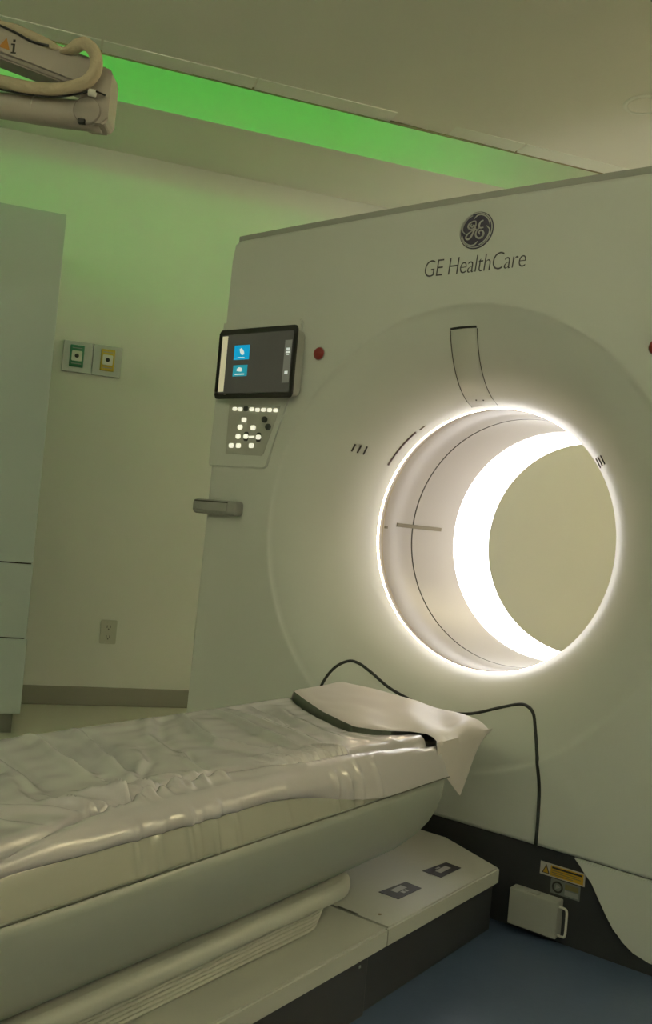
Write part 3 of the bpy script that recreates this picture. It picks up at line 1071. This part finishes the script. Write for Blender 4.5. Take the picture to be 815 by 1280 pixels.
for i in range(NRW + 1):
    t = i / NRW
    for xb, zb, kd in colsB:
        y0 = float(np.interp(xb, ex, ey)) + .010
        y1 = -.075 - .055 * (xb + .25) / .5
        if kd in ('flap', 'f'):
            y0 = -.412
            y1 = -.128
        y = y0 + (y1 - y0) * t
        z = zb
        if kd == 'flap':
            bot = flap_bottom(y)
            z = .523 + (bot - .523) * zb
            xx = xb + (.010 * (1 - t) - .026 * t) * zb + .003 * math.sin(zb * 3 + t * 9) * t
        else:
            xx = xb
        if kd in ('t', 's'):
            s_ = (y - y0)
            z += pad_rise(xb) - (0.0045 * math.exp(-(s_ / .012) ** 2) if kd == 't' else 0.0)
            z += .006 * noise.noise(Vector((xb * 9, y * 11, 2.2))) * min(1, s_ / .04) + .006 * math.sin((xb * 1.2 + y) * 30) * max(0, min(1, (xb + .05) / .25)) * (kd == 't') * min(1, s_ / .05)
            if t > 0.9:
                z -= .012 * ((t - 0.9) / 0.1) ** 2
        hv.append((xx, y, z))
nb = len(colsB)
for i in range(NRW):
    for j in range(nb - 1):
        hf.append((i * nb + j, i * nb + j + 1, (i + 1) * nb + j + 1, (i + 1) * nb + j))
HP = thing('head_pad', 'vinyl head pad, toned pink-beige for the bore glow, with a loose corner flap', 'head pad', (0, -0.25, 0.5))
pc = link('cover', pydata('cover', hv, hf), 'pad_vinyl_glow', HP, smooth=True)
pc.data.set_sharp_from_angle(angle=math.radians(48))
kv, kf = [], []
kx = [-.236 + .395 * i / 30 for i in range(31)]
for xb in kx:
    yy = float(np.interp(xb, ex, ey)) + .0135
    zt = .546 + pad_rise(xb) - .0065
    kv += [(xb, yy, .513), (xb, yy, zt), (xb, -.15, zt - .004), (xb, -.15, .513)]
for i in range(30):
    for j in range(4):
        kf.append((i * 4 + j, i * 4 + (j + 1) % 4, (i + 1) * 4 + (j + 1) % 4, (i + 1) * 4 + j))
kf.append((0, 1, 2, 3))
kf.append((123, 122, 121, 120))
link('foam_core', pydata('foam_core', kv, kf), 'mattress_green', HP)

# ================================================================== CABINET (room frame)
CB = thing('tall_cabinet', 'tall pale laminate cabinet with one door over two drawers', 'cabinet', (-1.55, 2.08, 0), ROOM)
cu0, cu1, cn = -2.02, -1.083, 1.762
box('body', (cu0, cn + 0.022, 0.086), (cu1, NF - 0.002, 2.236), 'cabinet_laminate', CB, bevel=0.002)
box('front_gap', (cu0 + 0.004, cn + 0.012, 0.09), (cu1 - 0.004, cn + 0.023, 2.232), 'cabinet_gap', CB)
box('door', (cu0, cn, 0.731), (cu1 + 0.003, cn + 0.018, 2.238), 'cabinet_laminate', CB, bevel=0.002)
box('drawer', (cu0, cn, 0.411), (cu1 + 0.005, cn + 0.018, 0.725), 'cabinet_laminate', CB, bevel=0.002)
box('drawer', (cu0, cn, 0.086), (cu1 + 0.010, cn + 0.018, 0.405), 'cabinet_laminate', CB, bevel=0.002)
box('toe_kick', (cu0, cn + 0.03, 0.0), (cu1 - 0.02, NF - 0.02, 0.086), 'toe_kick_grey', CB)

# ================================================================== WALL FITTINGS (room frame)
GP = thing('gas_outlet_panel', 'grey steel wall panel with green and yellow medical gas outlets', 'gas outlet', (-0.888, NF, 1.735), ROOM)
box('plate', (-1.032, NF - 0.014, 1.657), (-0.890, NF, 1.812), 'steel_plate', GP, bevel=0.003)
box('plate', (-0.887, NF - 0.014, 1.657), (-0.745, NF, 1.812), 'steel_plate', GP, bevel=0.003)
for uc, mt in ((-0.964, 'gas_green'), (-0.814, 'gas_yellow')):
    ob = box('outlet_block', (uc - 0.034, NF - 0.028, 1.684), (uc + 0.034, NF - 0.010, 1.792), mt, GP, bevel=0.003)
    prism('socket', round_rect(uc - 0.025, uc + 0.025, 1.712, 1.763, 0.006), 'y', NF - 0.034, NF - 0.026, 'socket_white', ob)
    lathe('port', [(0.0, NF - 0.0365), (0.009, NF - 0.0365), (0.011, NF - 0.033)], 'socket_dark', ob, seg=20, cx=uc, cz=1.738)
    for zz in (1.775, 1.697):
        box('print_line', (uc - 0.024, NF - 0.0288, zz), (uc + 0.024, NF - 0.0278, zz + 0.004), 'label_pale', ob)

PO = thing('power_outlet', 'ivory double power outlet low on the wall', 'power outlet', (-0.682, NF, 0.373), ROOM)
prism('cover_plate', round_rect(-0.722, -0.642, 0.313, 0.433, 0.006), 'y', NF - 0.007, NF, 'outlet_ivory', PO, bevel=0.002)
for zc in (0.398, 0.348):
    so = prism('socket', round_rect(-0.702, -0.662, zc - 0.017, zc + 0.017, 0.012), 'y', NF - 0.010, NF - 0.006, 'outlet_ivory', PO)
    box('slot', (-0.692, NF - 0.0108, zc - 0.004), (-0.689, NF - 0.0096, zc + 0.009), 'socket_dark', so)
    box('slot', (-0.676, NF - 0.0108, zc - 0.004), (-0.673, NF - 0.0096, zc + 0.009), 'socket_dark', so)
    box('slot', (-0.685, NF - 0.0108, zc - 0.012), (-0.680, NF - 0.0096, zc - 0.007), 'socket_dark', so)

# ================================================================== CEILING ARM (frame turned to the arm)
A0, B0 = -0.3395, 0.0525      # arm frame offset


def ap(a, z, b=0.0):
    return (A0 + a, B0 + b, z)


AR = thing('ceiling_boom', 'jointed beige-grey ceiling support boom with a fabric cable sleeve', 'boom', (A0 - 1.75, B0, ZC), ARM)
# column and mount out of view on the left
link('ceiling_flange', vlathe_mesh('ceiling_flange', [(0.14, ZC), (0.14, ZC - 0.02), (0.06, ZC - 0.035)], A0 - 1.75, B0, 32, True), 'arm_grey', AR)
link('column', vlathe_mesh('column', [(0.05, ZC - 0.03), (0.05, 2.53), (0.065, 2.52), (0.065, 2.45)], A0 - 1.75, B0, 24, True), 'arm_grey', AR)


def slanted_bar(name, p0, p1, h0, h1, half, mat, bevel):
    """bar of rectangular section running from p0 to p1 = (a, z) in the arm plane"""
    d = Vector((p1[0] - p0[0], p1[1] - p0[1])).normalized()
    nn = Vector((-d.y, d.x))
    pts = [(p0[0] + nn.x * h0 / 2, p0[1] + nn.y * h0 / 2), (p0[0] - nn.x * h0 / 2, p0[1] - nn.y * h0 / 2),
           (p1[0] - nn.x * h1 / 2, p1[1] - nn.y * h1 / 2), (p1[0] + nn.x * h1 / 2, p1[1] + nn.y * h1 / 2)]
    bm = bmesh.new()
    v0 = [bm.verts.new(ap(a, z, -half)) for a, z in pts]
    v1 = [bm.verts.new(ap(a, z, half)) for a, z in pts]
    bm.faces.new(v0)
    bm.faces.new(list(reversed(v1)))
    for i in range(4):
        bm.faces.new((v0[i], v0[(i + 1) % 4], v1[(i + 1) % 4], v1[i]))
    bmesh.ops.bevel(bm, geom=bm.edges[:], offset=bevel, segments=3, affect='EDGES')
    return link(name, bm_mesh(name, bm), mat, AR)


ub = slanted_bar('upper_arm', (-1.78, 2.508), (-0.770, 2.212), 0.088, 0.090, 0.045, 'arm_grey', 0.010)
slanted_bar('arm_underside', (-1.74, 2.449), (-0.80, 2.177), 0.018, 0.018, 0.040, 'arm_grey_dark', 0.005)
# hinge block
prism('hinge_block', [(A0 + a, z) for a, z in round_rect(-0.800, -0.716, 2.074, 2.236, 0.020)], 'y', B0 - 0.044, B0 + 0.036, 'arm_grey', AR, bevel=0.006)
# lower arm: round tube
la = catmull([ap(-1.80, 2.118, -0.004), ap(-1.30, 2.118, -0.004), ap(-1.04, 2.116, -0.004), ap(-0.90, 2.110, -0.004), ap(-0.745, 2.108, -0.004)], 4)
lo_ = tube('lower_arm', la, [0.036] * (len(la) - 8) + [0.037 + 0.0008 * i for i in range(8)], 'arm_grey', AR, seg=20)
tube('arm_band', [ap(-0.939, 2.1118, -0.004), ap(-0.933, 2.1116, -0.004)], 0.0385, 'outlet_ivory', lo_, seg=20)
lathe('joint_cap', [(0.0, B0 - 0.050), (0.036, B0 - 0.050), (0.038, B0 - 0.047), (0.038, B0 - 0.030)], 'arm_grey', AR, seg=32, cx=A0 - 0.776, cz=2.106)
lathe('joint_line', [(0.0362, B0 - 0.0505), (0.0388, B0 - 0.0505), (0.0392, B0 - 0.040)], 'arm_grey_dark', AR, seg=32, cx=A0 - 0.776, cz=2.106)
box('plug', ap(-0.797, 2.066, -0.058), ap(-0.777, 2.078, -0.040), 'cable_black', AR, bevel=0.002)
tube('cable_clip', [ap(-0.772, 2.152, -0.060), ap(-0.752, 2.150, -0.060)], 0.010, 'socket_white', AR, seg=10)
# cable sleeve: over the upper arm, round the hinge and back along the lower arm
sl = catmull([ap(-1.75, 2.575, -0.02), ap(-1.40, 2.468, -0.02), ap(-1.09, 2.345, -0.025), ap(-1.00, 2.322, -0.03), ap(-0.91, 2.288, -0.035),
              ap(-0.862, 2.272, -0.04)], 6)
tube('cable_sleeve', sl, [0.018] * (len(sl) - 6) + [0.016, 0.014, 0.012, 0.009, 0.006, 0.004], 'sleeve_fabric', AR, seg=12)
sl = catmull([ap(-0.868, 2.268, -0.045), ap(-0.835, 2.272, -0.056), ap(-0.800, 2.288, -0.062), ap(-0.770, 2.270, -0.066), ap(-0.756, 2.236, -0.068), ap(-0.762, 2.198, -0.068),
              ap(-0.795, 2.168, -0.066), ap(-0.870, 2.150, -0.062), ap(-0.950, 2.152, -0.056), ap(-1.045, 2.166, -0.05), ap(-1.30, 2.175, -0.04), ap(-1.7, 2.155, -0.02)], 6)
nr_ = len(sl)
tube('cable_sleeve', sl, [0.005 + 0.013 * min(1, i / 8) for i in range(nr_)], 'sleeve_fabric', AR, seg=12)
cb = catmull([ap(-1.40, 2.452, -0.050), ap(-1.09, 2.340, -0.052), ap(-1.00, 2.308, -0.052), ap(-0.95, 2.286, -0.052), ap(-0.90, 2.278, -0.052)], 6)
tube('cable', cb, 0.0035, 'cable_black', AR, seg=6)
cb = catmull([ap(-1.05, 2.146, -0.048), ap(-0.95, 2.132, -0.056), ap(-0.86, 2.130, -0.062), ap(-0.79, 2.146, -0.064), ap(-0.76, 2.156, -0.064), ap(-0.725, 2.150, -0.054)], 6)
tube('cable', cb, 0.0028, 'cable_black', AR, seg=6)
# warning triangle and information sign on the upper arm
c0 = (-1.026, 2.276)
tr = prism('warning_triangle', [(A0 + c0[0] - .017, c0[1] - .010), (A0 + c0[0] + .015, c0[1] - .018), (A0 + c0[0] + .003, c0[1] + .017)], 'y', B0 - 0.0458, B0 - 0.0448, 'symbol_orange', AR)
box('information_sign', ap(-1.0035, 2.252, -0.0458), ap(-0.9975, 2.278, -0.0448), 'cable_black', AR)
box('information_sign', ap(-1.0040, 2.283, -0.0458), ap(-0.9970, 2.290, -0.0448), 'cable_black', AR)
box('information_sign', ap(-1.0090, 2.274, -0.0458), ap(-1.0030, 2.278, -0.0448), 'cable_black', AR)
box('information_sign', ap(-1.0080, 2.250, -0.0458), ap(-0.9930, 2.254, -0.0448), 'cable_black', AR)
